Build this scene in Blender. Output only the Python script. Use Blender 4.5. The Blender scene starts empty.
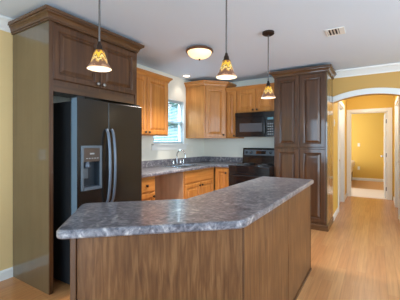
import bpy, bmesh, math, random
from mathutils import Vector, Matrix
random.seed(7)
C = bpy.context.scene.collection
SC = bpy.context.scene
PI = math.pi

# ------------------------------------------------------------------ camera, world, lights, exposure
YAW = math.atan(176 / 281.0)
cd = bpy.data.cameras.new('camera'); cam = bpy.data.objects.new('camera', cd); C.objects.link(cam)
cam.location = (0, 0, 1.28); cam.rotation_euler = (PI / 2, 0, YAW)
cd.sensor_width = 36; cd.lens = 281 / 400 * 36; cd.shift_y = -7 / 400; cd.clip_start = .05
SC.camera = cam
SC.view_settings.view_transform = 'Standard'; SC.view_settings.look = 'None'
SC.view_settings.gamma = 1; SC.view_settings.use_curve_mapping = False
SC.render.filter_size = 1.1
SC.view_settings.exposure = 0.34
w = bpy.data.worlds.new('sky'); SC.world = w; w.use_nodes = True
wn = w.node_tree.nodes; wn['Background'].inputs[0].default_value = (.80, .90, 1.0, 1); wn['Background'].inputs[1].default_value = 1.0

def area(name, loc, rot, sx, sy, power, col):
    l = bpy.data.lights.new(name, 'AREA'); l.shape = 'RECTANGLE'; l.size = sx; l.size_y = sy
    l.energy = power; l.color = col
    o = bpy.data.objects.new(name, l); C.objects.link(o); o.location = loc; o.rotation_euler = rot
    return o
# daylight entering through the patio windows behind and to the right of the camera
area('daylight_rear', (-.2, -3.55, 1.25), (PI / 2, 0, 0), 4.2, 2.1, 190, (.52, .77, 1.0))
area('daylight_right', (2.75, 2.0, 1.3), (PI / 2, 0, PI / 2), 3.4, 2.0, 120, (.68, .86, 1.0))
area('daylight_bedroom', (-2.3, 9.6, 1.5), (PI / 2, 0, -PI / 2), 1.6, 1.5, 60, (.9, .95, 1))
area('daylight_kitchen_window', (-3.75, 3.755, 2.75), (math.radians(48), 0, -PI / 2), 1.4, 1.0, 360, (.48, .74, 1.0))
hl = bpy.data.lights.new('hall_fill', 'POINT'); hl.energy = 16; hl.color = (1, .90, .78); hl.shadow_soft_size = .12  # unseen fill light added to brighten the hall, no fixture modelled
ho = bpy.data.objects.new('hall_fill', hl); C.objects.link(ho); ho.location = (-.13, 6.4, 2.25)

# ------------------------------------------------------------------ materials
def lin(c):
    f = lambda v: v / 12.92 if v <= .04045 else ((v + .055) / 1.055) ** 2.4
    return tuple(f(v / 255.0) for v in c) + (1,)

def mat(name, col, rough=.5, metal=0, coat=0, spec=.5, emit=None, estr=0, coat_rough=.08):
    m = bpy.data.materials.new(name); m.use_nodes = True
    p = m.node_tree.nodes['Principled BSDF']
    p.inputs['Base Color'].default_value = lin(col); p.inputs['Roughness'].default_value = rough
    p.inputs['Metallic'].default_value = metal; p.inputs['Coat Weight'].default_value = coat
    p.inputs['Coat Roughness'].default_value = coat_rough; p.inputs['Specular IOR Level'].default_value = spec
    if emit: p.inputs['Emission Color'].default_value = lin(emit); p.inputs['Emission Strength'].default_value = estr
    return m

def nodes(m):
    nt = m.node_tree
    return nt, nt.nodes['Principled BSDF'], (lambda t: nt.nodes.new(t)), nt.links.new

def ramp(n, stops):
    cr = n.color_ramp
    while len(cr.elements) < len(stops): cr.elements.new(.5)
    for e, (p, c) in zip(cr.elements, stops): e.position = p; e.color = lin(c)

def wood(name, a, b, c, scale=(26, 26, 1.6), rough=.4, coat=.3, bump=.08, coat_rough=.1, mottled=.0, spec=.3):
    m = mat(name, b, rough, spec=spec, coat=coat, coat_rough=coat_rough)
    nt, p, N, L = nodes(m)
    tc = N('ShaderNodeTexCoord'); mp = N('ShaderNodeMapping'); mp.inputs['Scale'].default_value = scale
    L(tc.outputs['Object'], mp.inputs[0])
    oi = N('ShaderNodeObjectInfo'); mul = N('ShaderNodeMath'); mul.operation = 'MULTIPLY'; mul.inputs[1].default_value = 40
    L(oi.outputs['Random'], mul.inputs[0])
    nz = N('ShaderNodeTexNoise'); nz.noise_dimensions = '4D'; nz.inputs['Scale'].default_value = 1; nz.inputs['Detail'].default_value = 5
    nz.inputs['Distortion'].default_value = .6
    L(mp.outputs[0], nz.inputs['Vector']); L(mul.outputs[0], nz.inputs['W'])
    r = N('ShaderNodeValToRGB'); ramp(r, [(.3, a), (.5, b), (.7, c)])
    L(nz.outputs['Fac'], r.inputs[0])
    n2 = N('ShaderNodeTexNoise'); n2.noise_dimensions = '4D'; n2.inputs['Scale'].default_value = 4; n2.inputs['Detail'].default_value = 3
    L(tc.outputs['Object'], n2.inputs['Vector']); L(mul.outputs[0], n2.inputs['W'])
    mx = N('ShaderNodeMix'); mx.data_type = 'RGBA'; mx.blend_type = 'MULTIPLY'; mx.inputs[0].default_value = .35 + mottled
    r2 = N('ShaderNodeValToRGB'); ramp(r2, [(.3, (205, 200, 195)), (.65, (255, 255, 255))])
    L(n2.outputs['Fac'], r2.inputs[0]); L(r.outputs[0], mx.inputs[6]); L(r2.outputs[0], mx.inputs[7])
    L(mx.outputs[2], p.inputs['Base Color'])
    b_ = N('ShaderNodeBump'); b_.inputs['Strength'].default_value = bump; b_.inputs['Distance'].default_value = .002
    L(nz.outputs['Fac'], b_.inputs['Height']); L(b_.outputs[0], p.inputs['Normal'])
    return m

M = {}
M['oak'] = wood('honey_oak', (176, 110, 50), (193, 126, 61), (206, 141, 74))
M['oak_h'] = wood('honey_oak_rail', (176, 110, 50), (193, 126, 61), (206, 141, 74), scale=(1.6, 26, 26))
M['dark'] = wood('walnut_stain', (64, 37, 17), (80, 48, 24), (96, 62, 34), coat=.6, rough=.45, coat_rough=.07)
M['dark_h'] = wood('walnut_stain_rail', (66, 40, 19), (86, 55, 29), (102, 68, 38), scale=(1.6, 26, 26), coat=.6, rough=.45, coat_rough=.07)
M['gloss'] = wood('walnut_gloss_panel', (86, 70, 48), (94, 77, 54), (102, 84, 60), scale=(12, 12, .8), coat=1.0, rough=.3, coat_rough=.03, bump=.02)
M['island'] = wood('umber_panel', (84, 51, 26), (106, 68, 37), (128, 89, 54), scale=(60, 60, 5.0), coat=.25, rough=.5, mottled=.35)
M['ply'] = wood('pale_birch', (196, 150, 116), (210, 166, 130), (220, 178, 142), scale=(10, 10, 1), coat=0, rough=.6)
M['black_gap'] = mat('shadow_black', (22, 18, 15), .8)

def plaster(name, col, rough=.7, scale=140, bump=.05):
    m = mat(name, col, rough, spec=.3); nt, p, N, L = nodes(m)
    tc = N('ShaderNodeTexCoord'); nz = N('ShaderNodeTexNoise'); nz.inputs['Scale'].default_value = scale; nz.inputs['Detail'].default_value = 4
    L(tc.outputs['Object'], nz.inputs['Vector'])
    b_ = N('ShaderNodeBump'); b_.inputs['Strength'].default_value = bump; b_.inputs['Distance'].default_value = .004
    L(nz.outputs['Fac'], b_.inputs['Height']); L(b_.outputs[0], p.inputs['Normal'])
    return m
M['yellow'] = plaster('golden_wall_paint', (228, 196, 140))
M['gold'] = plaster('gold_wall_paint', (206, 162, 94))
M['amber'] = plaster('amber_wall_paint', (226, 186, 92))
M['cream'] = plaster('cream_wall_paint', (232, 228, 214))
M['ceil'] = plaster('ceiling_white', (218, 229, 241), .85, 60, .15)
M['pale'] = plaster('pale_wall_paint', (226, 224, 216))
M['white'] = mat('white_trim_paint', (234, 232, 226), .35, spec=.5)
M['plate'] = mat('ivory_plastic', (236, 230, 212), .4)
M['carpet'] = plaster('beige_carpet', (218, 174, 130), .95, 300, .5)
M['carpet_pale'] = plaster('pale_carpet', (228, 212, 196), .95, 300, .5)
M['linen'] = plaster('white_linen', (232, 222, 208), .9, 50, .3)

def floor_mat():
    m = mat('strip_wood_floor', (214, 160, 104), .32, coat=.25, coat_rough=.18); nt, p, N, L = nodes(m)
    tc = N('ShaderNodeTexCoord'); mp = N('ShaderNodeMapping'); mp.inputs['Rotation'].default_value = (0, 0, PI / 2)
    L(tc.outputs['Object'], mp.inputs[0])
    br = N('ShaderNodeTexBrick'); br.offset = .37; br.inputs['Scale'].default_value = 1
    br.inputs['Brick Width'].default_value = .95; br.inputs['Row Height'].default_value = .085
    br.inputs['Mortar Size'].default_value = .0012; br.inputs['Mortar Smooth'].default_value = .3; br.inputs['Bias'].default_value = 0
    br.inputs['Color1'].default_value = lin((206, 150, 98)); br.inputs['Color2'].default_value = lin((196, 135, 84)); br.inputs['Mortar'].default_value = lin((168, 112, 68))
    L(mp.outputs[0], br.inputs['Vector'])
    m2 = N('ShaderNodeMapping'); m2.inputs['Scale'].default_value = (50, 2.2, 1)
    L(tc.outputs['Object'], m2.inputs[0])
    nz = N('ShaderNodeTexNoise'); nz.inputs['Scale'].default_value = 1; nz.inputs['Detail'].default_value = 5
    L(m2.outputs[0], nz.inputs['Vector'])
    r = N('ShaderNodeValToRGB'); ramp(r, [(.3, (222, 214, 206)), (.7, (255, 255, 255))]); L(nz.outputs['Fac'], r.inputs[0])
    mx = N('ShaderNodeMix'); mx.data_type = 'RGBA'; mx.blend_type = 'MULTIPLY'; mx.inputs[0].default_value = .9
    L(br.outputs['Color'], mx.inputs[6]); L(r.outputs[0], mx.inputs[7]); L(mx.outputs[2], p.inputs['Base Color'])
    return m
M['floor'] = floor_mat()

def laminate():
    m = mat('grey_stone_laminate', (116, 108, 106), .28, coat=.3); nt, p, N, L = nodes(m)
    tc = N('ShaderNodeTexCoord')
    n1 = N('ShaderNodeTexNoise'); n1.inputs['Scale'].default_value = 19; n1.inputs['Detail'].default_value = 8; n1.inputs['Roughness'].default_value = .68
    n1.inputs['Distortion'].default_value = 1.2
    L(tc.outputs['Object'], n1.inputs['Vector'])
    r = N('ShaderNodeValToRGB'); ramp(r, [(.3, (58, 58, 66)), (.42, (102, 102, 111)), (.55, (142, 139, 145)), (.7, (208, 203, 200))])
    L(n1.outputs['Fac'], r.inputs[0])
    n2 = N('ShaderNodeTexNoise'); n2.inputs['Scale'].default_value = 46; n2.inputs['Detail'].default_value = 4
    L(tc.outputs['Object'], n2.inputs['Vector'])
    r2 = N('ShaderNodeValToRGB'); ramp(r2, [(.32, (140, 140, 150)), (.5, (235, 232, 230)), (.7, (255, 255, 255))]); L(n2.outputs['Fac'], r2.inputs[0])
    mx = N('ShaderNodeMix'); mx.data_type = 'RGBA'; mx.blend_type = 'MULTIPLY'; mx.inputs[0].default_value = .8
    L(r.outputs[0], mx.inputs[6]); L(r2.outputs[0], mx.inputs[7]); L(mx.outputs[2], p.inputs['Base Color'])
    return m
M['lam'] = laminate()
M['black'] = mat('gloss_black', (18, 18, 20), .22, coat=.5)
M['fridge'] = mat('brushed_black_door', (36, 32, 29), .26, metal=.35, coat=.35, coat_rough=.18)
M['fridge_side'] = mat('textured_black', (24, 25, 27), .5)
M['fridge_handle'] = mat('satin_graphite', (98, 106, 118), .36, metal=.3)
M['disp'] = mat('graphite_plastic', (92, 101, 109), .35)
M['edge_sheen'] = mat('painted_blue_sheen', (104, 122, 136), .35)  # bluish window reflection on the freezer door edge, put into the colour
M['disp_in'] = mat('dark_plastic', (44, 50, 57), .3)
M['disp_panel'] = mat('bronze_plastic', (78, 64, 56), .3)
M['glass_dark'] = mat('smoked_glass', (20, 22, 26), .06, coat=1)
M['mw_glass'] = mat('microwave_screen', (84, 86, 90), .25, coat=.5)
M['display'] = mat('display_green', (70, 100, 110), .3, emit=(110, 170, 190), estr=.25)
M['grey_mark'] = mat('grey_print', (150, 150, 150), .5)
M['steel'] = mat('stainless', (190, 192, 196), .25, metal=1)
M['chrome'] = mat('chrome', (215, 218, 222), .12, metal=1)
M['copper'] = mat('brushed_copper', (128, 90, 66), .4, metal=.6)
M['bronze'] = mat('oil_rubbed_bronze', (52, 38, 30), .4, metal=.6)
M['pull'] = mat('pewter', (150, 144, 138), .3, metal=.9)
M['rod'] = mat('pewter_rod', (110, 106, 104), .4, metal=.6)
M['bulb'] = mat('lit_bulb', (255, 240, 215), .5, emit=(255, 222, 188), estr=.6)
M['dome'] = mat('lit_alabaster', (255, 236, 205), .4, emit=(255, 214, 150), estr=.95)
M['can'] = mat('lit_can', (255, 244, 225), .5, emit=(255, 240, 215), estr=5)
M['slat'] = mat('blind_white', (176, 190, 194), .6)
M['leaf'] = mat('leaf', (62, 122, 104), .7)
M['lawn'] = mat('lawn', (110, 150, 90), .9)
M['seal'] = mat('black_coil', (20, 20, 20), .4)

def shade_mat():
    m = mat('mosaic_glass', (230, 180, 90), .3, coat=.4); nt, p, N, L = nodes(m)
    tc = N('ShaderNodeTexCoord'); sep = N('ShaderNodeSeparateXYZ'); L(tc.outputs['Object'], sep.inputs[0])
    at = N('ShaderNodeMath'); at.operation = 'ARCTAN2'; L(sep.outputs[1], at.inputs[0]); L(sep.outputs[0], at.inputs[1])
    ml = N('ShaderNodeMath'); ml.operation = 'MULTIPLY'; ml.inputs[1].default_value = 6; L(at.outputs[0], ml.inputs[0])
    sn = N('ShaderNodeMath'); sn.operation = 'SINE'; L(ml.outputs[0], sn.inputs[0])
    ms = N('ShaderNodeMath'); ms.operation = 'MULTIPLY_ADD'; ms.inputs[1].default_value = .010; L(sn.outputs[0], ms.inputs[0]); L(sep.outputs[2], ms.inputs[2])
    vo = N('ShaderNodeTexVoronoi'); vo.inputs['Scale'].default_value = 60; L(tc.outputs['Object'], vo.inputs['Vector'])
    sv = N('ShaderNodeSeparateColor'); L(vo.outputs['Color'], sv.inputs[0])
    m3 = N('ShaderNodeMath'); m3.operation = 'MULTIPLY_ADD'; m3.inputs[1].default_value = .022; L(sv.outputs[0], m3.inputs[0]); L(ms.outputs[0], m3.inputs[2])
    mr = N('ShaderNodeMapRange'); mr.inputs[1].default_value = 0; mr.inputs[2].default_value = .138; L(m3.outputs[0], mr.inputs[0])
    r = N('ShaderNodeValToRGB'); r.color_ramp.interpolation = 'CONSTANT'
    ramp(r, [(0, (166, 122, 92)), (.1, (116, 74, 50)), (.40, (206, 150, 74)), (.5, (238, 200, 120)), (.6, (120, 70, 44)), (.66, (232, 174, 44)), (.9, (150, 90, 50))])
    L(mr.outputs[0], r.inputs[0]); L(r.outputs[0], p.inputs['Base Color']); L(r.outputs[0], p.inputs['Emission Color'])
    p.inputs['Emission Strength'].default_value = .25
    return m
M['shade'] = shade_mat()
M['shade_in'] = mat('shade_lining', (250, 236, 214), .6, emit=(255, 226, 200), estr=.12)

# ------------------------------------------------------------------ helpers
class MB:
    def __init__(s): s.bm = bmesh.new(); s.smooth = False
    def box(s, x0, y0, z0, x1, y1, z1):
        v = [s.bm.verts.new(p) for p in ((x0,y0,z0),(x1,y0,z0),(x1,y1,z0),(x0,y1,z0),(x0,y0,z1),(x1,y0,z1),(x1,y1,z1),(x0,y1,z1))]
        for f in ((3,2,1,0),(4,5,6,7),(0,1,5,4),(1,2,6,5),(2,3,7,6),(3,0,4,7)): s.bm.faces.new([v[i] for i in f])
        return s
    def prism(s, poly, z0, z1):
        a = [s.bm.verts.new((x, y, z0)) for x, y in poly]; b = [s.bm.verts.new((x, y, z1)) for x, y in poly]
        n = len(poly); s.bm.faces.new(a[::-1]); s.bm.faces.new(b)
        for i in range(n): s.bm.faces.new((a[i], a[(i+1) % n], b[(i+1) % n], b[i]))
        return s
    def loops(s, rings, cap0=True, cap1=True, closed=True):
        R = [[s.bm.verts.new(p) for p in r] for r in rings]
        for a, b in zip(R, R[1:]):
            n = len(a)
            for i in range(n if closed else n - 1): s.bm.faces.new((a[i], a[(i+1) % n], b[(i+1) % n], b[i]))
        if cap0: s.bm.faces.new(R[0][::-1])
        if cap1: s.bm.faces.new(R[-1])
        return s
    def lathe(s, prof, c=(0, 0, 0), axis='z', n=20, cap=True):
        rings = []
        for r, h in prof:
            ring = []
            for k in range(n):
                a = 2 * PI * k / n; u, v = r * math.cos(a), r * math.sin(a)
                p = {'z': (u, v, h), 'y': (u, -h, v), 'x': (h, u, v)}[axis]
                ring.append((c[0] + p[0], c[1] + p[1], c[2] + p[2]))
            rings.append(ring)
        s.loops(rings, cap, cap); s.smooth = True
        return s
    def tube(s, path, r, n=10, rx=None):
        P = [Vector(p) for p in path]; rings = []; up = None
        for i, p in enumerate(P):
            t = (P[min(i+1, len(P)-1)] - P[max(i-1, 0)]).normalized()
            if up is None: up = Vector((1, 0, 0)) if abs(t.x) < .8 else Vector((0, 1, 0))
            u = (up - t * up.dot(t)).normalized(); v = t.cross(u); up = u
            rr = r[i] if isinstance(r, (list, tuple)) else r
            rings.append([p + u * (rr * (rx or 1)) * math.cos(2*PI*k/n) + v * rr * math.sin(2*PI*k/n) for k in range(n)])
        s.loops(rings); s.smooth = True
        return s
    def sweep(s, path, prof):      # plan path, profile (outward to the right of travel, z) closed section
        P = [Vector((x, y)) for x, y in path]; n = len(P); off = []
        for i in range(n):
            ds = []
            if i > 0: ds.append((P[i] - P[i-1]).normalized())
            if i < n-1: ds.append((P[i+1] - P[i]).normalized())
            ns = [Vector((d.y, -d.x)) for d in ds]
            m = ns[0] if len(ns) == 1 else (ns[0] + ns[1]).normalized()
            off.append(m / max(.2, m.dot(ns[0])))
        s.loops([[(P[i].x + off[i].x * o, P[i].y + off[i].y * o, z) for o, z in prof] for i in range(n)])
        return s
    def build(s, name, m, parent=None, loc=None, bevel=0, seg=2):
        bmesh.ops.recalc_face_normals(s.bm, faces=s.bm.faces)
        me = bpy.data.meshes.new(name); s.bm.to_mesh(me); s.bm.free()
        if s.smooth:
            for p in me.polygons: p.use_smooth = True
            me.set_sharp_from_angle(angle=math.radians(40))
        o = bpy.data.objects.new(name, me); C.objects.link(o); me.materials.append(M[m] if isinstance(m, str) else m)
        if parent: o.parent = parent
        if loc: o.location = loc
        if bevel:
            b = o.modifiers.new('bevel', 'BEVEL'); b.width = bevel; b.segments = seg; b.limit_method = 'ANGLE'; b.angle_limit = math.radians(50)
        return o

def thing(name, label, cat, loc=(0, 0, 0), rz=0, group=None):
    o = bpy.data.objects.new(name, None); o.empty_display_size = .05; C.objects.link(o)
    o.location = loc; o.rotation_euler = (0, 0, rz); o['label'] = label; o['category'] = cat
    if group: o['group'] = group
    return o
def tag(o, label, cat, group=None):
    o['label'] = label; o['category'] = cat
    if group: o['group'] = group
    return o
def struct(o): o['kind'] = 'structure'; return o
def boxes(name, m, *bs, parent=None, bevel=0, loc=None):
    mb = MB()
    for b in bs: mb.box(*b)
    return mb.build(name, m, parent, loc, bevel)

CROWN = [(0, 0), (.012, 0), (.012, .014), (.019, .015), (.022, .028), (.032, .046), (.046, .056), (.048, .064), (.06, .065), (.062, .09), (0, .09)]
def crown(z): return [(o, z + h) for o, h in CROWN]
def crown_s(z, k): return [(o * k, z + h * k) for o, h in CROWN]

def raised_door(w, h, t=.02, fr=.056):
    mb = MB(); rings = []
    def ring(i, y): return [(i, y, i), (w - i, y, i), (w - i, y, h - i), (i, y, h - i)]
    for i, y in ((0, 0), (0, -t + .006), (.003, -t + .002), (.007, -t), (fr - .008, -t), (fr, -t + .004), (fr + .004, -t + .013), (fr + .013, -t + .014), (fr + .038, -t + .002), (fr + .04, -t + .0015)):
        rings.append(ring(i, y))
    mb.loops(rings)
    return mb
def drawer_front(w, h, t=.02):
    mb = MB()
    def ring(i, y): return [(i, y, i), (w - i, y, i), (w - i, y, h - i), (i, y, h - i)]
    mb.loops([ring(0, 0), ring(0, -t + .007), ring(.006, -t + .003), ring(.012, -t)])
    return mb
def knob(parent, x, z, m='bronze', t=.02, r=.017):
    MB().lathe([(r * .55, 0), (r * .4, .008), (r * .45, .012), (r, .017), (r, .022), (r * .6, .027), (.001, .028)], axis='y', n=14).build('knob', m, parent, (x, -t, z))

def cabinet(name, label, loc, rz, w, d, h, m, fronts, toe=0, crown_path=None, crown_h=None, kn='bronze', crown_k=1.0, cat='cabinet', group=None, open_top=False):
    """front face at local y=0, width along +x, depth along +y, base at local z=0"""
    t = thing(name, label, cat, loc, rz, group)
    if open_top: mb = MB().box(0, 0, toe, w, .02, h).box(0, .02, toe, .018, d, h).box(w - .018, .02, toe, w, d, h).box(.018, d - .01, toe, w - .018, d, h).box(.018, .02, toe, w - .018, d - .01, toe + .018)
    else: mb = MB().box(0, 0, toe, w, d, h)
    if toe: mb.box(0, .07, 0, w, d, toe + .001)
    mb.build('carcass', m, t)
    mh = m + '_h' if m in ('oak', 'dark') else m
    for f in fronts:
        k, x, z, fw, fh = f[:5]
        if k == 'door': o = raised_door(fw, fh).build('door', m, t, (x, 0, z))
        else: o = drawer_front(fw, fh).build('drawer' if k == 'drawer' else 'false_drawer_front', mh, t, (x, 0, z))
        if len(f) > 5 and f[5]: knob(o, f[5][0], f[5][1], kn)
    if crown_path:
        MB().sweep(crown_path, crown_s(crown_h, crown_k)).build('crown', mh, t)
    return t

# ------------------------------------------------------------------ the setting
XW, YP, YB, YA, XR, YR, H = -2.956, 1.33, 4.86, 5.03, 2.6, -3.4, 2.44
HL, HR, YE, YF = -.60, .34, 7.63, 11.05
struct(boxes('floor', 'floor', (XW - .12, YR - .12, -.1, XR + .12, YE + .02, 0)))
struct(boxes('floor_bedroom', 'carpet', (-2.6, 9.1, -.1, 1.6, YF + .1, 0)))
struct(boxes('floor_bedroom_entry', 'carpet_pale', (-2.6, YE + .02, -.1, 1.6, 9.1, .0)))
struct(boxes('ceiling', 'ceil', (XW - .12, YR - .12, H, XR + .12, YF + .1, H + .1)))
struct(boxes('wall_left', 'yellow', (XW - .12, YR, 0, XW, YP + .01, H)))
WY0, WY1, WZ0, WZ1 = 3.34, 4.175, 1.27, 2.03
struct(boxes('wall_left_kitchen', 'cream', (XW - .12, YP + .01, 0, XW, WY0, H), (XW - .12, WY1, 0, XW, YB + .1, H), (XW - .12, WY0, 0, XW, WY1, WZ0), (XW - .12, WY0, WZ1, XW, WY1, H)))
struct(boxes('wall_back', 'cream', (XW, YB, 0, -1.25, YB + .1, H)))
# wall with the arched opening
AC, AW, AZ, AR = -.08, .52, 2.03, 1.47
def arch_z(x, r=AR): return AZ - AR + math.sqrt(r * r - (x - AC) ** 2)
xs = [HL + (AC + AW - HL) * i / 24 for i in range(25)]
mb = MB()
pts = [(-1.33, H), (-1.33, 0), (HL, 0)] + [(x, arch_z(x)) for x in xs] + [(AC + AW, 0), (XR, 0), (XR, H)]
mb.loops([[(x, YA, z) for x, z in pts], [(x, YA + .14, z) for x, z in pts]])
struct(mb.build('wall_arch', 'gold'))
bx = [HL + .005 + (AC + AW + .07 - HL) * i / 26 for i in range(27)]
RO = AR + .088
top = [(x, arch_z(x, RO)) for x in bx]
xi = [x for x in xs if x > HL]
pts = [(HL + .005, arch_z(HL + .005))] + [(x, arch_z(x)) for x in xi] + [(AC + AW, 0), (AC + AW + .07, 0)] + top[::-1]
mb = MB(); mb.loops([[(x, YA - .02, z) for x, z in pts], [(x, YA, z) for x, z in pts]])
struct(mb.build('trim_1', 'white', bevel=.004))
struct(boxes('wall_hall_left', 'amber', (HL - .12, YA + .14, 0, HL, 5.84, H), (HL - .12, 6.82, 0, HL, YE + .1, H), (HL - .12, 5.84, 2.03, HL, 6.82, H)))
struct(boxes('wall_hall_right', 'amber', (HR, YA + .14, 0, HR + .12, 5.84, H), (HR, 6.82, 0, HR + .12, YE + .1, H), (HR, 5.84, 2.03, HR + .12, 6.82, H)))
DX0, DX1, DZ = -.525, .225, 2.0
struct(boxes('wall_hall_end', 'amber', (HL, YE, 0, DX0, YE + .12, H), (DX1, YE, 0, HR, YE + .12, H), (DX0, YE, DZ, DX1, YE + .12, H)))
struct(boxes('wall_bedroom_far', 'amber', (-2.6, YF, 0, 1.6, YF + .1, H)))
struct(boxes('wall_bedroom_left', 'amber', (-2.7, YE + .1, 0, -2.6, YF + .1, H)))
struct(boxes('wall_bedroom_right', 'amber', (1.5, YE + .1, 0, 1.6, YF + .1, H)))
struct(boxes('wall_bedroom_near', 'amber', (-2.6, YE + .1, 0, HL - .01, YE + .2, H), (HR + .01, YE + .1, 0, 1.6, YE + .2, H)))
# walls behind and to the right of the camera, with tall windows
struct(boxes('wall_rear', 'pale', (XW, YR - .12, 0, -2.35, YR, H), (-2.35, YR - .12, 2.3, 1.95, YR, H), (1.95, YR - .12, 0, XR, YR, H), (-2.35, YR - .12, 0, 1.95, YR, .2)))
struct(boxes('wall_right', 'pale', (XR, YR - .12, 0, XR + .12, .25, H), (XR, 3.75, 0, XR + .12, YA + .14, H), (XR, .25, 2.3, XR + .12, 3.75, H), (XR, .25, 0, XR + .12, 3.75, .3)))
struct(boxes('window_2', 'white', *[(x - .035, YR - .1, .2, x + .035, YR - .04, 2.3) for x in (-2.315, -.9, .5, 1.915)], (-2.35, YR - .1, .2, 1.95, YR - .04, .27), (-2.35, YR - .1, 2.23, 1.95, YR - .04, 2.3)))
struct(boxes('window_3', 'white', *[(XR + .04, y - .035, .3, XR + .1, y + .035, 2.3) for y in (.285, 1.43, 2.57, 3.715)], (XR + .04, .25, .3, XR + .1, 3.75, .37), (XR + .04, .25, 2.23, XR + .1, 3.75, 2.3)))
# trim
BASE = [(0, 0), (.014, 0), (.014, .075), (.01, .085), (.004, .092), (0, .092)]
WCROWN = [(0, H - .11), (.01, H - .108), (.014, H - .09), (.03, H - .07), (.055, H - .035), (.075, H - .022), (.08, H - .001), (0, H - .001)]
def bb(name, path, prof=BASE): return struct(MB().sweep(path, prof).build(name, 'white'))
bb('baseboard_left', [(XW, YP - .001), (XW, YR)][::-1], BASE)
bb('trim_2', [(XW, YR), (XW, YP - .001)], WCROWN)
bb('trim_3', [(HL + .006, YA), (XR, YA)], WCROWN)
bb('baseboard_arch', [(AC + AW + .075, YA), (XR, YA)])
bb('baseboard_hall_left', [(HL, YA + .001), (HL, 5.76)])
bb('baseboard_hall_left_end', [(HL, 6.9), (HL, YE - .03)])
bb('baseboard_hall_right', [(HR, 5.76), (HR, YA + .15)])
bb('baseboard_hall_right_end', [(HR, YE - .03), (HR, 6.9)])
bb('baseboard_bedroom', [(-2.6, YF), (1.5, YF)])
# door openings: casing trims and doors
struct(boxes('trim_4', 'white', (HL + .002, YE - .02, 0, DX0, YE, DZ + .075), (DX1, YE - .02, 0, DX1 + .085, YE, DZ + .075), (DX0, YE - .02, DZ, DX1, YE, DZ + .075),
             (DX0, YE, 0, DX0 + .018, YE + .12, DZ), (DX1 - .018, YE, 0, DX1, YE + .12, DZ), (DX0, YE, DZ - .018, DX1, YE + .12, DZ), bevel=.004))
for nm, X, sg in (('trim_5', HL, 1), ('trim_6', HR, -1)):
    a, b = sorted((X, X + sg * .02)); c, d = sorted((X, X - sg * .12))
    struct(boxes(nm, 'white', (a, 5.76, 0, b, 5.84, 2.11), (a, 6.82, 0, b, 6.90, 2.11), (a, 5.84, 2.03, b, 6.82, 2.11),
                 (c, 5.84, 0, d, 5.858, 2.03), (c, 6.802, 0, d, 6.82, 2.03), (c, 5.858, 2.012, d, 6.802, 2.03), bevel=.004))
def panel_door(name, loc, rz, w, h, knob_x, hinges=0):
    d = struct(bpy.data.objects.new(name, None)); C.objects.link(d); d.location = loc; d.rotation_euler = (0, 0, rz)
    mb = MB()
    mb.box(0, 0, 0.01, w, .035, h)
    leaf = mb.build('door_leaf', 'white', d, bevel=.002)
    pw = (w - .11 * 3) / 2
    for px in (.11, .22 + pw):
        for z0, ph in ((.2, .5), (.82, .62), (1.56, .32)):
            for yy, sg in ((0, 1), (.035, -1)):
                q = MB(); R = lambda i, y: [(px + i, y, z0 + i), (px + pw - i, y, z0 + i), (px + pw - i, y, z0 + ph - i), (px + i, y, z0 + ph - i)]
                q.loops([R(0, yy), R(.008, yy - sg * .006), R(.02, yy - sg * .006), R(.035, yy - sg * .002)]); q.build('panel', 'white', d)
    for sg, y in ((-1, 0), (1, .035)):
        MB().lathe([(.026, 0), (.026, .008), (.011, .012), (.011, .035), (.026, .045), (.028, .058), (.015, .068), (.001, .069)][::1], axis='y', n=14).build('door_knob', 'steel', d, (knob_x, y, .95)).scale = (1, -sg, 1)
    for k in range(hinges):
        boxes('hinge', 'bronze', (-.012, -.004, -.045, .004, .01, .045), parent=d, loc=(0, 0, (.22, 1.0, 1.78)[k]))
    return d
panel_door('door_1', (DX1 - .022, YE + .13, 0), PI / 2, .71, 1.97, .64, 3)
panel_door('door_2', (HL - .05, 5.862, 0), PI / 2, .936, 2.005, .07)
panel_door('door_3', (HR + .05, 6.798, 0), -PI / 2, .936, 2.005, .87)

# kitchen window: frame, sill, apron, blind, panes
wt = struct(bpy.data.objects.new('window_1', None)); C.objects.link(wt); wt.location = (XW, WY0, WZ0)
ww, wh = WY1 - WY0, WZ1 - WZ0
boxes('window_frame', 'white', (-.11, 0, 0, -.06, .04, wh), (-.11, ww - .04, 0, -.06, ww, wh), (-.11, .04, 0, -.06, ww - .04, .04), (-.11, .04, wh - .04, -.06, ww - .04, wh), (-.105, .04, wh * .48, -.06, ww - .04, wh * .48 + .04), parent=wt)
boxes('window_casing', 'white', (-.06, 0, 0, .004, .012, wh), (-.06, ww - .012, 0, .004, ww, wh), (-.06, .012, wh - .012, .004, ww - .012, wh), parent=wt, bevel=.002)
boxes('window_sill', 'white', (-.06, -.05, -.026, .055, ww + .05, 0), parent=wt, bevel=.004)
boxes('window_apron', 'white', (0, -.055, -.105, .015, ww + .055, -.022), parent=wt, bevel=.003)
gm = bpy.data.materials.new('clear_glass'); gm.use_nodes = True; nt = gm.node_tree
nt.nodes.remove(nt.nodes['Principled BSDF']); tr = nt.nodes.new('ShaderNodeBsdfTransparent'); gl = nt.nodes.new('ShaderNodeBsdfGlossy'); gl.inputs['Roughness'].default_value = .03
mixn = nt.nodes.new('ShaderNodeMixShader'); mixn.inputs[0].default_value = .06
nt.links.new(tr.outputs[0], mixn.inputs[1]); nt.links.new(gl.outputs[0], mixn.inputs[2]); nt.links.new(mixn.outputs[0], nt.nodes['Material Output'].inputs[0])
boxes('pane', gm, (-.088, .04, .04, -.082, ww - .04, wh - .04), parent=wt)
mb = MB()
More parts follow.
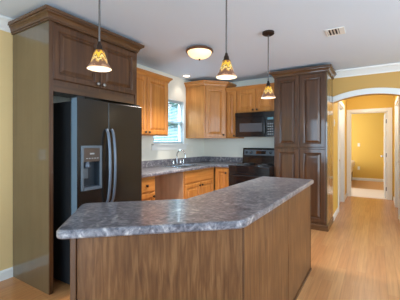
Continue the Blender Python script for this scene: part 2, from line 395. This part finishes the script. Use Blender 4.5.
for i in range(26):
    z = .03 + i * (wh - .09) / 26
    mb.loops([[(-.052, .012, z + .012), (-.028, .012, z), (-.028, .012, z + .0015), (-.052, .012, z + .0135)], [(-.052, ww - .012, z + .012), (-.028, ww - .012, z), (-.028, ww - .012, z + .0015), (-.052, ww - .012, z + .0135)]])
mb.box(-.055, .01, wh - .05, -.02, ww - .01, wh - .005); mb.box(-.052, .012, .008, -.028, ww - .012, .024)
for y in (.15, ww - .15): mb.box(-.0275, y - .002, .02, -.0265, y + .002, wh - .04)
mb.build('blind', 'slat', wt)
# the garden seen through it
struct(boxes('ground', 'lawn', (-12, -2, -.35, XW - .12, 10, -.3)))
def shrub(loc, s, label):
    mb = MB()
    for i in range(3600):
        v = Vector((random.gauss(0, 1), random.gauss(0, 1), random.gauss(0, 1))).normalized() * s * random.uniform(.55, 1.0)
        v.z *= 1.25; v.z += s * 1.25
        a = Vector((random.gauss(0, 1), random.gauss(0, 1), random.gauss(0, 1))).normalized(); b = a.orthogonal().normalized()
        L_ = .075; q = [v - a * L_, v + b * L_ * .45, v + a * L_, v - b * L_ * .45]
        mb.bm.faces.new([mb.bm.verts.new(p) for p in q])
    t = thing('shrub', label, 'shrub', loc, 0)
    mb.build('foliage', 'leaf', t)
    MB().tube([(0, 0, 0), (.02, 0, s * .7), (0, .03, s * 1.6)], [.06, .05, .03]).build('stem', 'bronze', t)
shrub((-4.9, 6.0, -.3), 1.15, 'leafy green shrub outside the kitchen window, at the left in the panes')
shrub((-6.1, 8.9, -.3), 1.25, 'tall green shrub outside the kitchen window, farther back to the right')

# ------------------------------------------------------------------ refrigerator surround (walnut stained)
FX = -2.34
D = FX - XW - .004
PW = 1.02
t = thing('refrigerator_surround', 'dark walnut surround with glossy end panel and two-door cabinet above the black refrigerator', 'cabinet', (FX, YP, 0), PI / 2)
boxes('end_panel', 'gloss', (0, 0, 0, .02, D, 2.33), parent=t, bevel=.0015)
boxes('end_panel', 'gloss', (PW - .02, 0, 0, PW, D, 2.33), parent=t, bevel=.0015)
boxes('end_stile', 'dark', (0, -.012, 0, .035, 0, 2.33), parent=t, bevel=.002)
boxes('end_stile', 'dark', (PW - .03, -.012, 0, PW, 0, 2.33), parent=t, bevel=.002)
boxes('carcass', 'dark', (.02, .012, 1.79, PW - .02, D, 2.33), (.035, 0, 1.79, PW - .03, .012, 2.33), parent=t)
boxes('valance', 'dark_h', (.035, -.005, 1.722, PW - .03, .014, 1.79), parent=t)
dw = (PW - .05) / 2
for i in range(2):
    o = raised_door(dw - .008, .475).build('door', 'dark', t, (.03 + i * dw, -.001, 1.825))
    knob(o, dw - .04 if i == 0 else .032, .035, 'pull')
MB().sweep([(0, D), (0, -.012), (PW, -.012), (PW, D)], crown(2.315)).build('crown', 'dark_h', t)

# refrigerator
FF = -2.17
t = thing('refrigerator', 'black side by side refrigerator with water dispenser in its left door', 'refrigerator', (FF, 1.483, 0), PI / 2)
FW, FHt = .785, 1.67
boxes('body', 'fridge_side', (.004, .10, .03, FW - .004, .735, FHt - .02), parent=t, bevel=.004)
boxes('base_grille', 'disp_in', (.01, .05, .01, FW - .01, .10, .075), parent=t, bevel=.003)
fz = .329
# freezer door with a pocket for the dispenser
dx0, dx1, dz0, dz1 = .034, .249, .86, 1.257
mb = MB()
z0, z1 = .08, FHt
mb.box(0, 0, z0, dx0 + .02, .085, z1); mb.box(dx1 - .02, 0, z0, fz - .003, .085, z1)
mb.box(dx0 + .02, 0, z0, dx1 - .02, .085, dz0 + .02); mb.box(dx0 + .02, 0, dz1 - .02, dx1 - .02, .085, z1); mb.box(dx0 + .02, .075, dz0 + .02, dx1 - .02, .085, dz1 - .02)
bmesh.ops.remove_doubles(mb.bm, verts=mb.bm.verts, dist=1e-5)
fd = mb.build('freezer_door', 'fridge', t)
boxes('edge_highlight', 'edge_sheen', (-.003, .004, z0, .0, .08, z1), parent=fd)  # thin strip carrying the painted highlight along the door side
dsp = boxes('dispenser', 'disp', (dx0, -.012, dz0, dx0 + .022, .01, dz1), (dx1 - .022, -.012, dz0, dx1, .01, dz1), (dx0 + .022, -.012, dz1 - .022, dx1 - .022, .01, dz1), (dx0 + .022, -.018, dz0, dx1 - .022, .07, dz0 + .024), parent=fd, bevel=.003)
boxes('recess', 'disp_in', (dx0 + .02, .06, dz0 + .02, dx1 - .02, .074, dz1 - .15), (dx0 + .02, .0, dz0 + .02, dx0 + .028, .07, dz1 - .15), (dx1 - .028, 0, dz0 + .02, dx1 - .02, .07, dz1 - .15), parent=dsp)
cp = boxes('control_panel', 'disp_panel', (dx0 + .022, -.01, dz1 - .145, dx1 - .022, .07, dz1 - .022), parent=dsp, bevel=.003)
for i in range(5): boxes('button', 'grey_mark', (dx0 + .045 + .028 * i, -.0115, dz1 - .118, dx0 + .063 + .028 * i, -.0095, dz1 - .110), parent=cp)
boxes('indicator', 'grey_mark', (dx0 + .085, -.0115, dz1 - .08, dx1 - .085, -.0095, dz1 - .066), parent=cp)
MB().lathe([(.026, 0), (.03, .012), (.024, .03), (.02, .05)], n=16).build('spout', 'fridge_handle', dsp, (dx0 + .075, .02, dz1 - .196))
boxes('paddle', 'disp', (dx0 + .05, .035, dz0 + .1, dx0 + .1, .05, dz1 - .2), parent=dsp, bevel=.006)
boxes('drip_tray', 'fridge_handle', (dx0 + .035, -.012, dz0 + .024, dx1 - .035, .055, dz0 + .03), parent=dsp)
rd = boxes('refrigerator_door', 'fridge', (fz + .003, 0, z0, FW, .085, z1), parent=t, bevel=.006)
def fhandle(parent, x):
    p = []
    for i in range(21):
        u = i / 20; p.append((x, -.012 - .05 * math.sin(PI * u) ** .5, .71 + .70 * u))
    MB().tube(p, .0115, n=10, rx=1.25).build('handle', 'fridge_handle', parent)
fhandle(fd, fz - .028); fhandle(rd, fz + .032)
boxes('hinge_cover', 'fridge_side', (.01, .02, FHt + .001, .09, .13, FHt + .022), parent=t, bevel=.004)
boxes('hinge_cover', 'fridge_side', (FW - .09, .02, FHt + .001, FW - .01, .13, FHt + .022), parent=t, bevel=.004)

# ------------------------------------------------------------------ honey oak wall cabinets
UX = -2.606
ux_d = UX - XW - .003
y0 = YP + PW + .003; uw = 3.29 - y0; hw = uw / 2
cabinet('wall_cabinet', 'honey oak two-door wall cabinet between the refrigerator surround and the kitchen window', (UX - .02, y0, 1.385), PI / 2, uw, ux_d - .02, .80, 'oak',
        [('door', .012, .012, hw - .016, .775, (hw - .045, .03)), ('door', hw + .004, .012, hw - .016, .775, (.03, .03))],
        crown_path=[(0, 0), (uw, 0), (uw, ux_d - .02)], crown_h=.78, crown_k=.85)
# diagonal corner wall cabinet
PA, PB = (-2.562, 4.225), (-2.285, 4.525)
t = thing('corner_wall_cabinet', 'tall honey oak corner wall cabinet with one angled door, right of the window', 'cabinet', (XW, YB, 1.365))
rel = lambda p: (p[0] - XW, p[1] - YB)
poly = [(.003, -.003), (.003, PA[1] - YB), rel(PA), rel(PB), (PB[0] - XW, -.003)]
MB().prism(poly, 0, .95).build('carcass', 'oak', t)
ang = math.atan2(PB[1] - PA[1], PB[0] - PA[0]); dl = math.hypot(PB[0] - PA[0], PB[1] - PA[1])
o = raised_door(dl - .05, .89).build('door', 'oak', t, rel((PA[0] + .025 * math.cos(ang), PA[1] + .025 * math.sin(ang))) + (.02,)); o.rotation_euler = (0, 0, ang)
knob(o, dl - .085, .04)
MB().sweep([poly[1], poly[2], poly[3], poly[4]], crown_s(.925, .95)).build('crown', 'oak_h', t)
# narrow one and the one above the microwave
NY = 4.535
nx0, nx1, mx1 = PB[0] + .003, -2.076, -1.379
cabinet('wall_cabinet', 'narrow honey oak wall cabinet between the corner cabinet and the microwave', (nx0, NY, 1.365), 0, nx1 - nx0, YB - NY - .003, .84, 'oak',
        [('door', .012, .012, nx1 - nx0 - .02, .815, (nx1 - nx0 - .05, .03))], crown_path=[(.006, 0), (nx1 - nx0, 0)], crown_h=.82, crown_k=.8)
mw = mx1 - nx1 - .003; hw = mw / 2
cabinet('wall_cabinet', 'short honey oak two-door wall cabinet directly above the black microwave', (nx1 + .002, NY, 1.802), 0, mw, YB - NY - .003, .403, 'oak',
        [('door', .012, .012, hw - .016, .378, (hw - .05, .03)), ('door', hw + .004, .012, hw - .016, .378, (.03, .03))], crown_path=[(0, 0), (mw, 0)], crown_h=.383, crown_k=.8)
# microwave
t = thing('microwave', 'black over-the-range microwave hung under a short oak cabinet', 'microwave', (nx1 + .004, 4.46, 1.385))
mw -= .004; mh = .412
boxes('body', 'black', (0, .03, 0, mw, YB - 4.46 - .004, mh), parent=t, bevel=.004)
boxes('vent_grille', 'black', (0, .0, mh - .075, mw, .03, mh), *[(.03, -.003, mh - .07 + i * .012, mw - .03, 0, mh - .064 + i * .012) for i in range(5)], parent=t)
dr = boxes('door', 'black', (0, 0, 0, mw - .135, .03, mh - .08), parent=t, bevel=.004)
boxes('screen', 'mw_glass', (.085, -.0015, .085, mw - .205, .002, mh - .185), parent=dr)
MB().tube([(mw - .16, 0, .03), (mw - .16, -.03, .05), (mw - .16, -.035, .17), (mw - .16, -.03, mh - .14), (mw - .16, 0, mh - .12)], .009).build('handle', 'black', dr)
cp = boxes('control_panel', 'black', (mw - .132, 0, 0, mw, .03, mh - .08), parent=t, bevel=.003)
boxes('display', 'display', (mw - .115, -.0015, mh - .135, mw - .02, .001, mh - .10), parent=cp)
for r in range(5):
    for c in range(3): boxes('button', 'grey_mark', (mw - .113 + c * .033, -.0015, .03 + r * .042, mw - .09 + c * .033, .001, .048 + r * .042), parent=cp)

# pantry (walnut stained)
PX0, PX1, PY = -1.373, -.596, 4.42
pw = PX1 - PX0; pd = YA - PY - .004; hw = (pw - .05) / 2
t = thing('pantry_cabinet', 'tall dark walnut four-door pantry cabinet beside the arched hallway', 'cabinet', (PX0, PY, 0))
boxes('carcass', 'dark', (0, 0, 0, pw - .018, pd, 2.33), parent=t)
boxes('end_panel', 'gloss', (pw - .018, 0, 0, pw, pd, 2.33), parent=t, bevel=.0015)
for i in range(2):
    x = .025 + i * hw + (.004 if i else 0)
    raised_door(hw - .006, 1.075, fr=.062).build('door', 'dark', t, (x, 0, .115))
    raised_door(hw - .006, 1.09, fr=.062).build('door', 'dark', t, (x, 0, 1.215))
MB().sweep([(0, 0), (pw, 0), (pw, pd)], [(0, 0), (.012, 0), (.012, .07), (.006, .085), (0, .085)]).build('base_moulding', 'dark_h', t)
MB().sweep([(0, pd), (0, 0), (pw, 0), (pw, pd)], crown(2.31)).build('crown', 'dark_h', t)

# ------------------------------------------------------------------ base cabinets along the window wall and the back wall
BX = -2.36
bd = BX - XW - .003
y0 = YP + PW + .003; w1 = 2.695 - y0
cabinet('base_cabinet', 'honey oak drawer base cabinet just right of the black refrigerator', (BX, y0, 0), PI / 2, w1, bd, .868, 'oak',
        [('drawer', .012, .68, w1 - .024, .165, (w1 / 2 - .012, .085)), ('door', .012, .12, w1 - .024, .545, (w1 - .06, .50))], toe=.1)
y1, y2 = 3.31, 4.215
w2 = y2 - y1; hw = w2 / 2
t = cabinet('sink_cabinet', 'honey oak sink base cabinet below the chrome faucet', (BX, y1 + .006, 0), PI / 2, w2 - .006, bd, .868, 'oak',
        [('front', .02, .68, w2 - .06, .165), ('door', .02, .12, hw - .034, .545, (hw - .07, .50)), ('door', hw - .008, .12, hw - .034, .545, (.03, .50))], toe=.1, open_top=True)
boxes('side_panel', 'ply', (-.005, .0, 0, 0, bd, .868), parent=t)
BY = 4.24
cx0, cx1 = BX + .0, -2.075
t = cabinet('base_cabinet', 'narrow honey oak base cabinet in the corner, left of the stove', (cx0 + .003, BY, 0), 0, cx1 - cx0 - .003, YB - BY - .003, .868, 'oak',
        [('door', .03, .12, cx1 - cx0 - .045, .725, (cx1 - cx0 - .085, .66))], toe=.1)
# worktop with backsplash
CX, CY = -2.315, 4.195
sx0, sx1, sy0, sy1 = -2.83, -2.42, 3.38, 4.02      # sink cut-out
t = thing('worktop', 'grey stone-look worktop with backsplash running from the refrigerator to the stove', 'countertop', (0, 0, 0))
ye = YP + PW + .004
mb = MB(); z0, z1 = .87, .91
xa, xb = XW + .002, CX - .014
for b in ((xa, ye, xb, sy0), (xa, sy1, xb, YB - .002), (xa, sy0, sx0, sy1), (sx1, sy0, xb, sy1), (xb, CY + .014, cx1, YB - .002)): mb.box(b[0], b[1], z0, b[2], b[3], z1)
NOSE = [(0, .87), (.010, .872), (.014, .882), (.014, .898), (.010, .907), (0, .91)]
mb.sweep([(xb, ye), (xb, CY + .014), (cx1, CY + .014)], NOSE)
mb.build('slab', 'lam', t)
mb = MB(); mb.box(xa, ye, .911, xa + .019, YB - .002, 1.012); mb.box(xa + .019, YB - .021, .911, cx1, YB - .002, 1.012)
mb.build('backsplash', 'lam', t, bevel=.003)
# sink and faucet
t = thing('kitchen_sink', 'stainless double-bowl sink set in the worktop under the window', 'sink', ((sx0 + sx1) / 2, (sy0 + sy1) / 2, .912))
hx, hy = (sx1 - sx0) / 2 + .015, (sy1 - sy0) / 2 + .015
boxes('rim', 'steel', (-hx, -hy, 0, hx, -hy + .035, .005), (-hx, hy - .035, 0, hx, hy, .005), (-hx, -hy + .035, 0, -hx + .06, hy - .035, .005), (hx - .035, -hy + .035, 0, hx, hy - .035, .005), (-hx + .06, -.015, 0, hx - .035, .015, .005), parent=t, bevel=.002)
for ya, yb in ((-hy + .035, -.015), (.015, hy - .035)):
    a, b = -hx + .06, hx - .035
    R = lambda i, z: [(a + i, ya + i, z), (b - i, ya + i, z), (b - i, yb - i, z), (a + i, yb - i, z)]
    bo = MB().loops([R(0, .002), R(.006, -.14), R(.03, -.16)], cap0=False).build('bowl', 'steel', t)
    MB().lathe([(.03, 0), (.03, .003), (.001, .003)], n=14).build('drain', 'chrome', bo, ((a + b) / 2, (ya + yb) / 2, -.159))
FXc, FYc = sx0 + .02, 3.76
t = thing('faucet', 'chrome gooseneck faucet with two lever handles standing behind the sink', 'faucet', (FXc, FYc, .918))
boxes('deck_plate', 'chrome', (-.022, -.12, 0, .022, .12, .012), parent=t, bevel=.005)
pth = [(0, 0, .01), (0, 0, .12)] + [(.085 - .085 * math.cos(a), 0, .16 + .085 * math.sin(a)) for a in [PI * i / 10 for i in range(0, 11)]] + [(.17, 0, .12)]
MB().tube(pth, .011).build('spout', 'chrome', t)
for s in (-1, 1):
    MB().lathe([(.02, 0), (.022, .02), (.016, .045), (.018, .06), (.001, .064)], n=14).build('handle', 'chrome', t, (0, s * .1, .012))
    MB().tube([(0, s * .1, .065), (.01, s * .13, .075), (.015, s * .165, .088)], [.008, .007, .009]).build('lever', 'chrome', t)
MB().lathe([(.014, 0), (.016, .02), (.012, .05), (.016, .075), (.01, .09), (.001, .092)], n=14).build('side_sprayer', 'chrome', t, (.0, .185, -.001))

# stove
SX0, SX1, SY = -2.07, -1.379, 4.20
t = thing('stove', 'black electric range with raised control backguard, left of the dark pantry', 'stove', (SX0, SY, 0))
sw, sd = SX1 - SX0, YB - SY - .005
boxes('body', 'black', (0, .03, .02, sw, sd, .885), parent=t)
boxes('storage_drawer', 'black', (.004, 0, .09, sw - .004, .03, .27), parent=t, bevel=.004)
od = boxes('oven_door', 'black', (.004, -.005, .28, sw - .004, .03, .80), parent=t, bevel=.005)
boxes('oven_window', 'glass_dark', (.12, -.0065, .4, sw - .12, -.003, .66), parent=od)
MB().tube([(.06, -.005, .75), (.06, -.045, .755), (sw - .06, -.045, .755), (sw - .06, -.005, .75)], .011).build('handle', 'black', od)
boxes('vent_trim', 'black', (.004, .0, .805, sw - .004, .03, .885), parent=t, bevel=.003)
ct = boxes('cooktop', 'glass_dark', (-.001, -.012, .885, sw + .001, sd - .06, .915), parent=t, bevel=.006)
for x, y, r in ((.19, .15, .1), (.53, .15, .08), (.19, .42, .08), (.53, .42, .1)):
    mb = MB(); mb.lathe([(r + .018, 0), (r + .02, .004), (r + .012, .006), (.02, .003), (.001, .003)], n=24)
    e = mb.build('burner', 'steel', t, (x, y, .9152))
    for k in range(3):
        rr = r * (k + 1) / 3.1; MB().tube([(rr * math.cos(2*PI*i/20), rr * math.sin(2*PI*i/20), .012) for i in range(21)], .0055, n=6).build('coil', 'seal', e)
q = [(sd - .10, .915), (sd - .075, 1.02), (sd - .06, 1.17), (sd - .045, 1.19), (sd - .005, 1.19), (sd - .005, .90), (sd - .06, .90)]
bg = MB().loops([[(x, y, z) for y, z in q] for x in (0, sw)]).build('backguard', 'black', t, bevel=.004)
pb = [(sd - .0775, 1.06), (sd - .0655, 1.16)]
R = lambda x: [(x, pb[0][0], pb[0][1]), (x, pb[1][0], pb[1][1]), (x, pb[1][0] + .006, pb[1][1]), (x, pb[0][0] + .006, pb[0][1])]
MB().loops([R(.03), R(sw - .03)]).build('control_strip', 'disp', bg)
R = lambda x: [(x, sd - .0775, 1.085), (x, sd - .0705, 1.14), (x, sd - .065, 1.14), (x, sd - .072, 1.085)]
MB().loops([R(sw / 2 - .09), R(sw / 2 + .09)]).build('clock', 'glass_dark', bg)
for x in (.08, .17, sw - .17, sw - .08):
    MB().lathe([(.024, 0), (.022, .018), (.012, .022), (.001, .023)], axis='y', n=16).build('control_knob', 'black', bg, (x, sd - .070, 1.11))

# ------------------------------------------------------------------ island
A, B, Cc, Dd, E, F = (-1.145, .675), (-.53, 1.245), (-.53, 3.03), (-1.075, 3.03), (-1.075, 1.535), (-1.535, 1.085)
def fillet(poly, rs, n=6):
    out = []
    for i, p in enumerate(poly):
        r = rs[i]; p = Vector(p)
        if r <= 0: out.append(tuple(p)); continue
        a = (Vector(poly[i-1]) - p).normalized(); b = (Vector(poly[(i+1) % len(poly)]) - p).normalized()
        th = a.angle(b); dd = r / math.tan(th / 2); c = p + (a + b).normalized() * (r / math.sin(th / 2))
        s, e = p + a * dd - c, p + b * dd - c
        for k in range(n + 1):
            v = s.lerp(e, k / n); out.append(tuple(c + v.normalized() * r))
    return out
outline = fillet([A, B, Cc, Dd, E, F], [.035, .10, .035, .03, 0, .045])
def inset(poly, d):
    n = len(poly); res = []
    for i in range(n):
        p0, p, p1 = Vector(poly[i-1]), Vector(poly[i]), Vector(poly[(i+1) % n])
        d0, d1 = (p - p0).normalized(), (p1 - p).normalized()
        n0, n1 = Vector((-d0.y, d0.x)), Vector((-d1.y, d1.x)); m = (n0 + n1).normalized(); m = m / max(.3, m.dot(n0))
        res.append(tuple(p + m * d))
    return res
mb = MB(); rings = []
for dz, di in ((0, .010), (.003, .004), (.009, 0), (.031, 0), (.037, .004), (.040, .011)):
    rings.append([(x, y, .87 + dz) for x, y in inset(outline, di)])
mb.loops(rings); o = mb.build('island_countertop', 'lam'); tag(o, 'grey stone-look angled countertop lying on the brown island in the foreground', 'countertop')
t = thing('island', 'brown wood-panelled angled kitchen island under the grey countertop', 'island', (0, 0, 0))
P1, P2 = Vector((-.56, 1.305)), Vector((-1.1445, .758))
dv = (P2 - P1).normalized(); nv = Vector((dv.y, -dv.x))          # nv points into the kitchen side
if nv.x > 0: nv = -nv
P3 = P2 + nv * .48
core = [tuple(P1 + nv * .02 + Vector((-.012, 0.01))), tuple(P2 + nv * .02 - dv * .02), tuple(P3 - dv * .02), (-1.045, 1.565), (-1.045, 2.98), (-.58, 2.98)]
MB().prism(core[::-1], .0, .868).build('carcass', 'island', t)
def slab(name, p, q, th, z0, z1, m, par=t, bevel=.002):
    p, q = Vector(p), Vector(q); d = (q - p).normalized(); n_ = Vector((d.y, -d.x)) * th
    MB().prism([tuple(p), tuple(q), tuple(q + n_), tuple(p + n_)], z0, z1).build(name, m, par, bevel=bevel)
slab('front_panel', P1 + dv * .012, P2 - dv * .022, -.018, 0, .868, 'island')
slab('corner_post', P2 - dv * .021, P2, -.03, 0, .868, 'dark')
slab('left_end_panel', P2 + nv * .031, P3, -.018, 0, .868, 'island')
slab('side_panel', (-.56, 1.315), (-.56, 2.143), -.018, 0, .868, 'island')
slab('side_panel', (-.56, 2.151), (-.56, 2.985), -.018, 0, .868, 'island')
slab('corner_post', (-.557, 2.987), (-.557, 3.0), -.03, 0, .868, 'dark')
slab('base_trim', (-.549, 1.33), (-.549, 3.0), -.0105, 0, .022, 'dark')
slab('corner_bead', (-.557, 1.296), (-.557, 1.312), -.016, 0, .868, 'dark')
slab('back_end_panel', (-.592, 3.0), (-1.045, 3.0), -.018, 0, .868, 'island')

# ------------------------------------------------------------------ lamps
def pendant(x, y, zb, label, r=.078):
    hgt = .122
    t = thing('pendant_lamp', label, 'pendant lamp', (x, y, zb), 0, 'pendant lamps above the island')
    out = [(.024, hgt), (.028, hgt - .004), (.042, hgt * .66), (.056, hgt * .3), (r - .004, .01), (r, 0)]
    mb = MB(); mb.lathe(out, n=32, cap=False); mb.build('shade', 'shade', t)
    inn = [(.022, hgt - .002), (.039, hgt * .66), (.053, hgt * .3), (r - .006, .01), (r - .001, .0)]
    MB().lathe(inn, n=32, cap=False).build('shade_lining', 'shade_in', t)
    MB().lathe([(.001, hgt + .055), (.009, hgt + .055), (.012, hgt + .04), (.018, hgt + .028), (.02, hgt + .01), (.03, hgt - .002), (.001, hgt - .002)], n=20).build('socket', 'bronze', t)
    MB().tube([(0, 0, hgt + .05), (0, 0, H - zb - .02)], .006, n=8).build('rod', 'rod', t)
    MB().lathe([(.001, H - zb - .032), (.05, H - zb - .03), (.062, H - zb - .02), (.062, H - zb - .001), (.001, H - zb - .001)], n=24).build('ceiling_canopy', 'bronze', t)
    MB().lathe([(.001, .022), (.018, .026), (.028, .042), (.027, .056), (.015, .08), (.012, .115)], n=16).build('bulb', 'bulb', t)
    l = bpy.data.lights.new('bulb_light', 'POINT'); l.energy = .45; l.color = (1, .82, .6); l.shadow_soft_size = .03
    lo = bpy.data.objects.new('bulb_light', l); C.objects.link(lo); lo.parent = t; lo.location = (0, 0, -.06)
pendant(-1.53, 1.206, 1.763, 'mosaic glass pendant lamp hanging in front of the cabinet above the refrigerator', .078)
pendant(-.93, 1.85, 1.762, 'mosaic glass pendant lamp hanging in front of the oak corner cabinet, middle of three', .077)
pendant(-.955, 2.87, 1.752, 'mosaic glass pendant lamp with its round ceiling canopy in view, nearest the pantry', .076)
t = thing('ceiling_light', 'round flush ceiling light with glowing alabaster bowl and bronze rim', 'ceiling light', (-1.83, 2.91, H))
MB().lathe([(.001, -.001), (.12, -.001), (.165, -.028), (.17, -.045), (.16, -.052), (.15, -.05), (.001, -.04)], n=32).build('rim', 'copper', t)
MB().lathe([(.148, -.05), (.142, -.07), (.12, -.095), (.085, -.115), (.04, -.127), (.001, -.129)], n=32).build('bowl', 'dome', t)
MB().lathe([(.001, -.128), (.010, -.13), (.012, -.14), (.006, -.15), (.001, -.152)], n=12).build('finial', 'bronze', t)
l = bpy.data.lights.new('bowl_light', 'AREA'); l.shape = 'DISK'; l.size = .2; l.energy = 24; l.spread = math.radians(118); l.color = (1, .93, .84)
lo = bpy.data.objects.new('bowl_light', l); C.objects.link(lo); lo.parent = t; lo.location = (0, 0, -.16)
t = thing('recessed_light', 'small round recessed ceiling light lit above the sink window', 'ceiling light', (-2.78, 4.0, H))
MB().lathe([(.052, -.001), (.058, -.004), (.075, -.006), (.08, -.001)], n=28, cap=False).build('trim_ring', 'white', t)
MB().lathe([(.001, -.0035), (.052, -.0035), (.052, -.001)], n=28, cap=False).build('lens', 'can', t)

l = bpy.data.lights.new('can_light', 'SPOT'); l.energy = 4; l.color = (1, .93, .85); l.spot_size = 2.0; l.spot_blend = .6; l.shadow_soft_size = .05
lo = bpy.data.objects.new('can_light', l); C.objects.link(lo); lo.parent = t; lo.location = (0, 0, -.02)

# ceiling vent
t = thing('ceiling_vent', 'white louvred air vent set in the ceiling', 'vent', (-.36, 3.22, H))
boxes('frame', 'white', (-.09, -.10, -.008, .09, -.085, -.001), (-.09, .085, -.008, .09, .10, -.001), (-.09, -.085, -.008, -.075, .085, -.001), (.04, -.085, -.008, .09, .085, -.001), parent=t, bevel=.002)
boxes('backing', 'black_gap', (-.075, -.085, -.003, .04, .085, -.001), parent=t)
for i in range(4):
    x = -.063 + i * .03
    MB().loops([[(x - .012, y, -.002), (x + .007, y, -.0075), (x + .008, y, -.0065), (x - .011, y, -.001)] for y in (-.085, .085)]).build('louvre', 'white', t)

# wall plates
def plate(name, label, cat, loc, rz, kind):
    t = thing(name, label, cat, loc, rz)
    boxes('cover_plate', 'plate', (-.036, -.006, -.058, .036, 0, .058), parent=t, bevel=.003)
    if kind == 'outlet':
        for z in (-.022, .022): boxes('socket_face', 'white', (-.015, -.0075, z - .014, .015, -.005, z + .014), parent=t, bevel=.002)
    else: boxes('toggle', 'white', (-.006, -.016, -.012, .006, -.005, .012), parent=t, bevel=.002)
    return t
plate('power_outlet', 'ivory power outlet on the cream wall left of the window', 'outlet', (XW + .001, 3.10, 1.16), PI / 2, 'outlet')
plate('power_outlet', 'ivory power outlet on the cream wall right of the window, above the worktop', 'outlet', (XW + .001, 4.42, 1.16), PI / 2, 'outlet')
plate('light_switch', 'ivory light switch on the amber hallway wall just inside the arch', 'switch', (HL + .001, 5.22, 1.62), PI / 2, 'switch')
plate('light_switch', 'ivory light switch on the yellow wall left of the glossy surround panel', 'switch', (XW + .001, 1.05, 1.156), PI / 2, 'switch')
plate('light_switch', 'ivory light switch on the far amber wall seen through the doorway', 'switch', (-.50, YF - .001, 1.22), 0, 'switch')
plate('power_outlet', 'ivory power outlet low on the far amber wall beyond the doorway', 'outlet', (-.50, YF - .001, .42), 0, 'outlet')

# bed glimpsed through the doorway
t = thing('bed', 'white-covered bed corner glimpsed at the left inside the far bedroom doorway', 'bed', (-1.45, 10.0, 0))
boxes('bed_frame', 'dark', (-.85, -.78, .12, .78, .78, .32), parent=t, bevel=.01)
for sx in (-.8, .73):
    for sy in (-.73, .73): boxes('leg', 'dark', (sx - .04, sy - .04, 0, sx + .04, sy + .04, .12), parent=t)
boxes('mattress', 'linen', (-.84, -.77, .321, .80, .77, .56), parent=t, bevel=.05)
boxes('duvet', 'linen', (-.86, -.80, .50, .86, .80, .70), parent=t, bevel=.07)
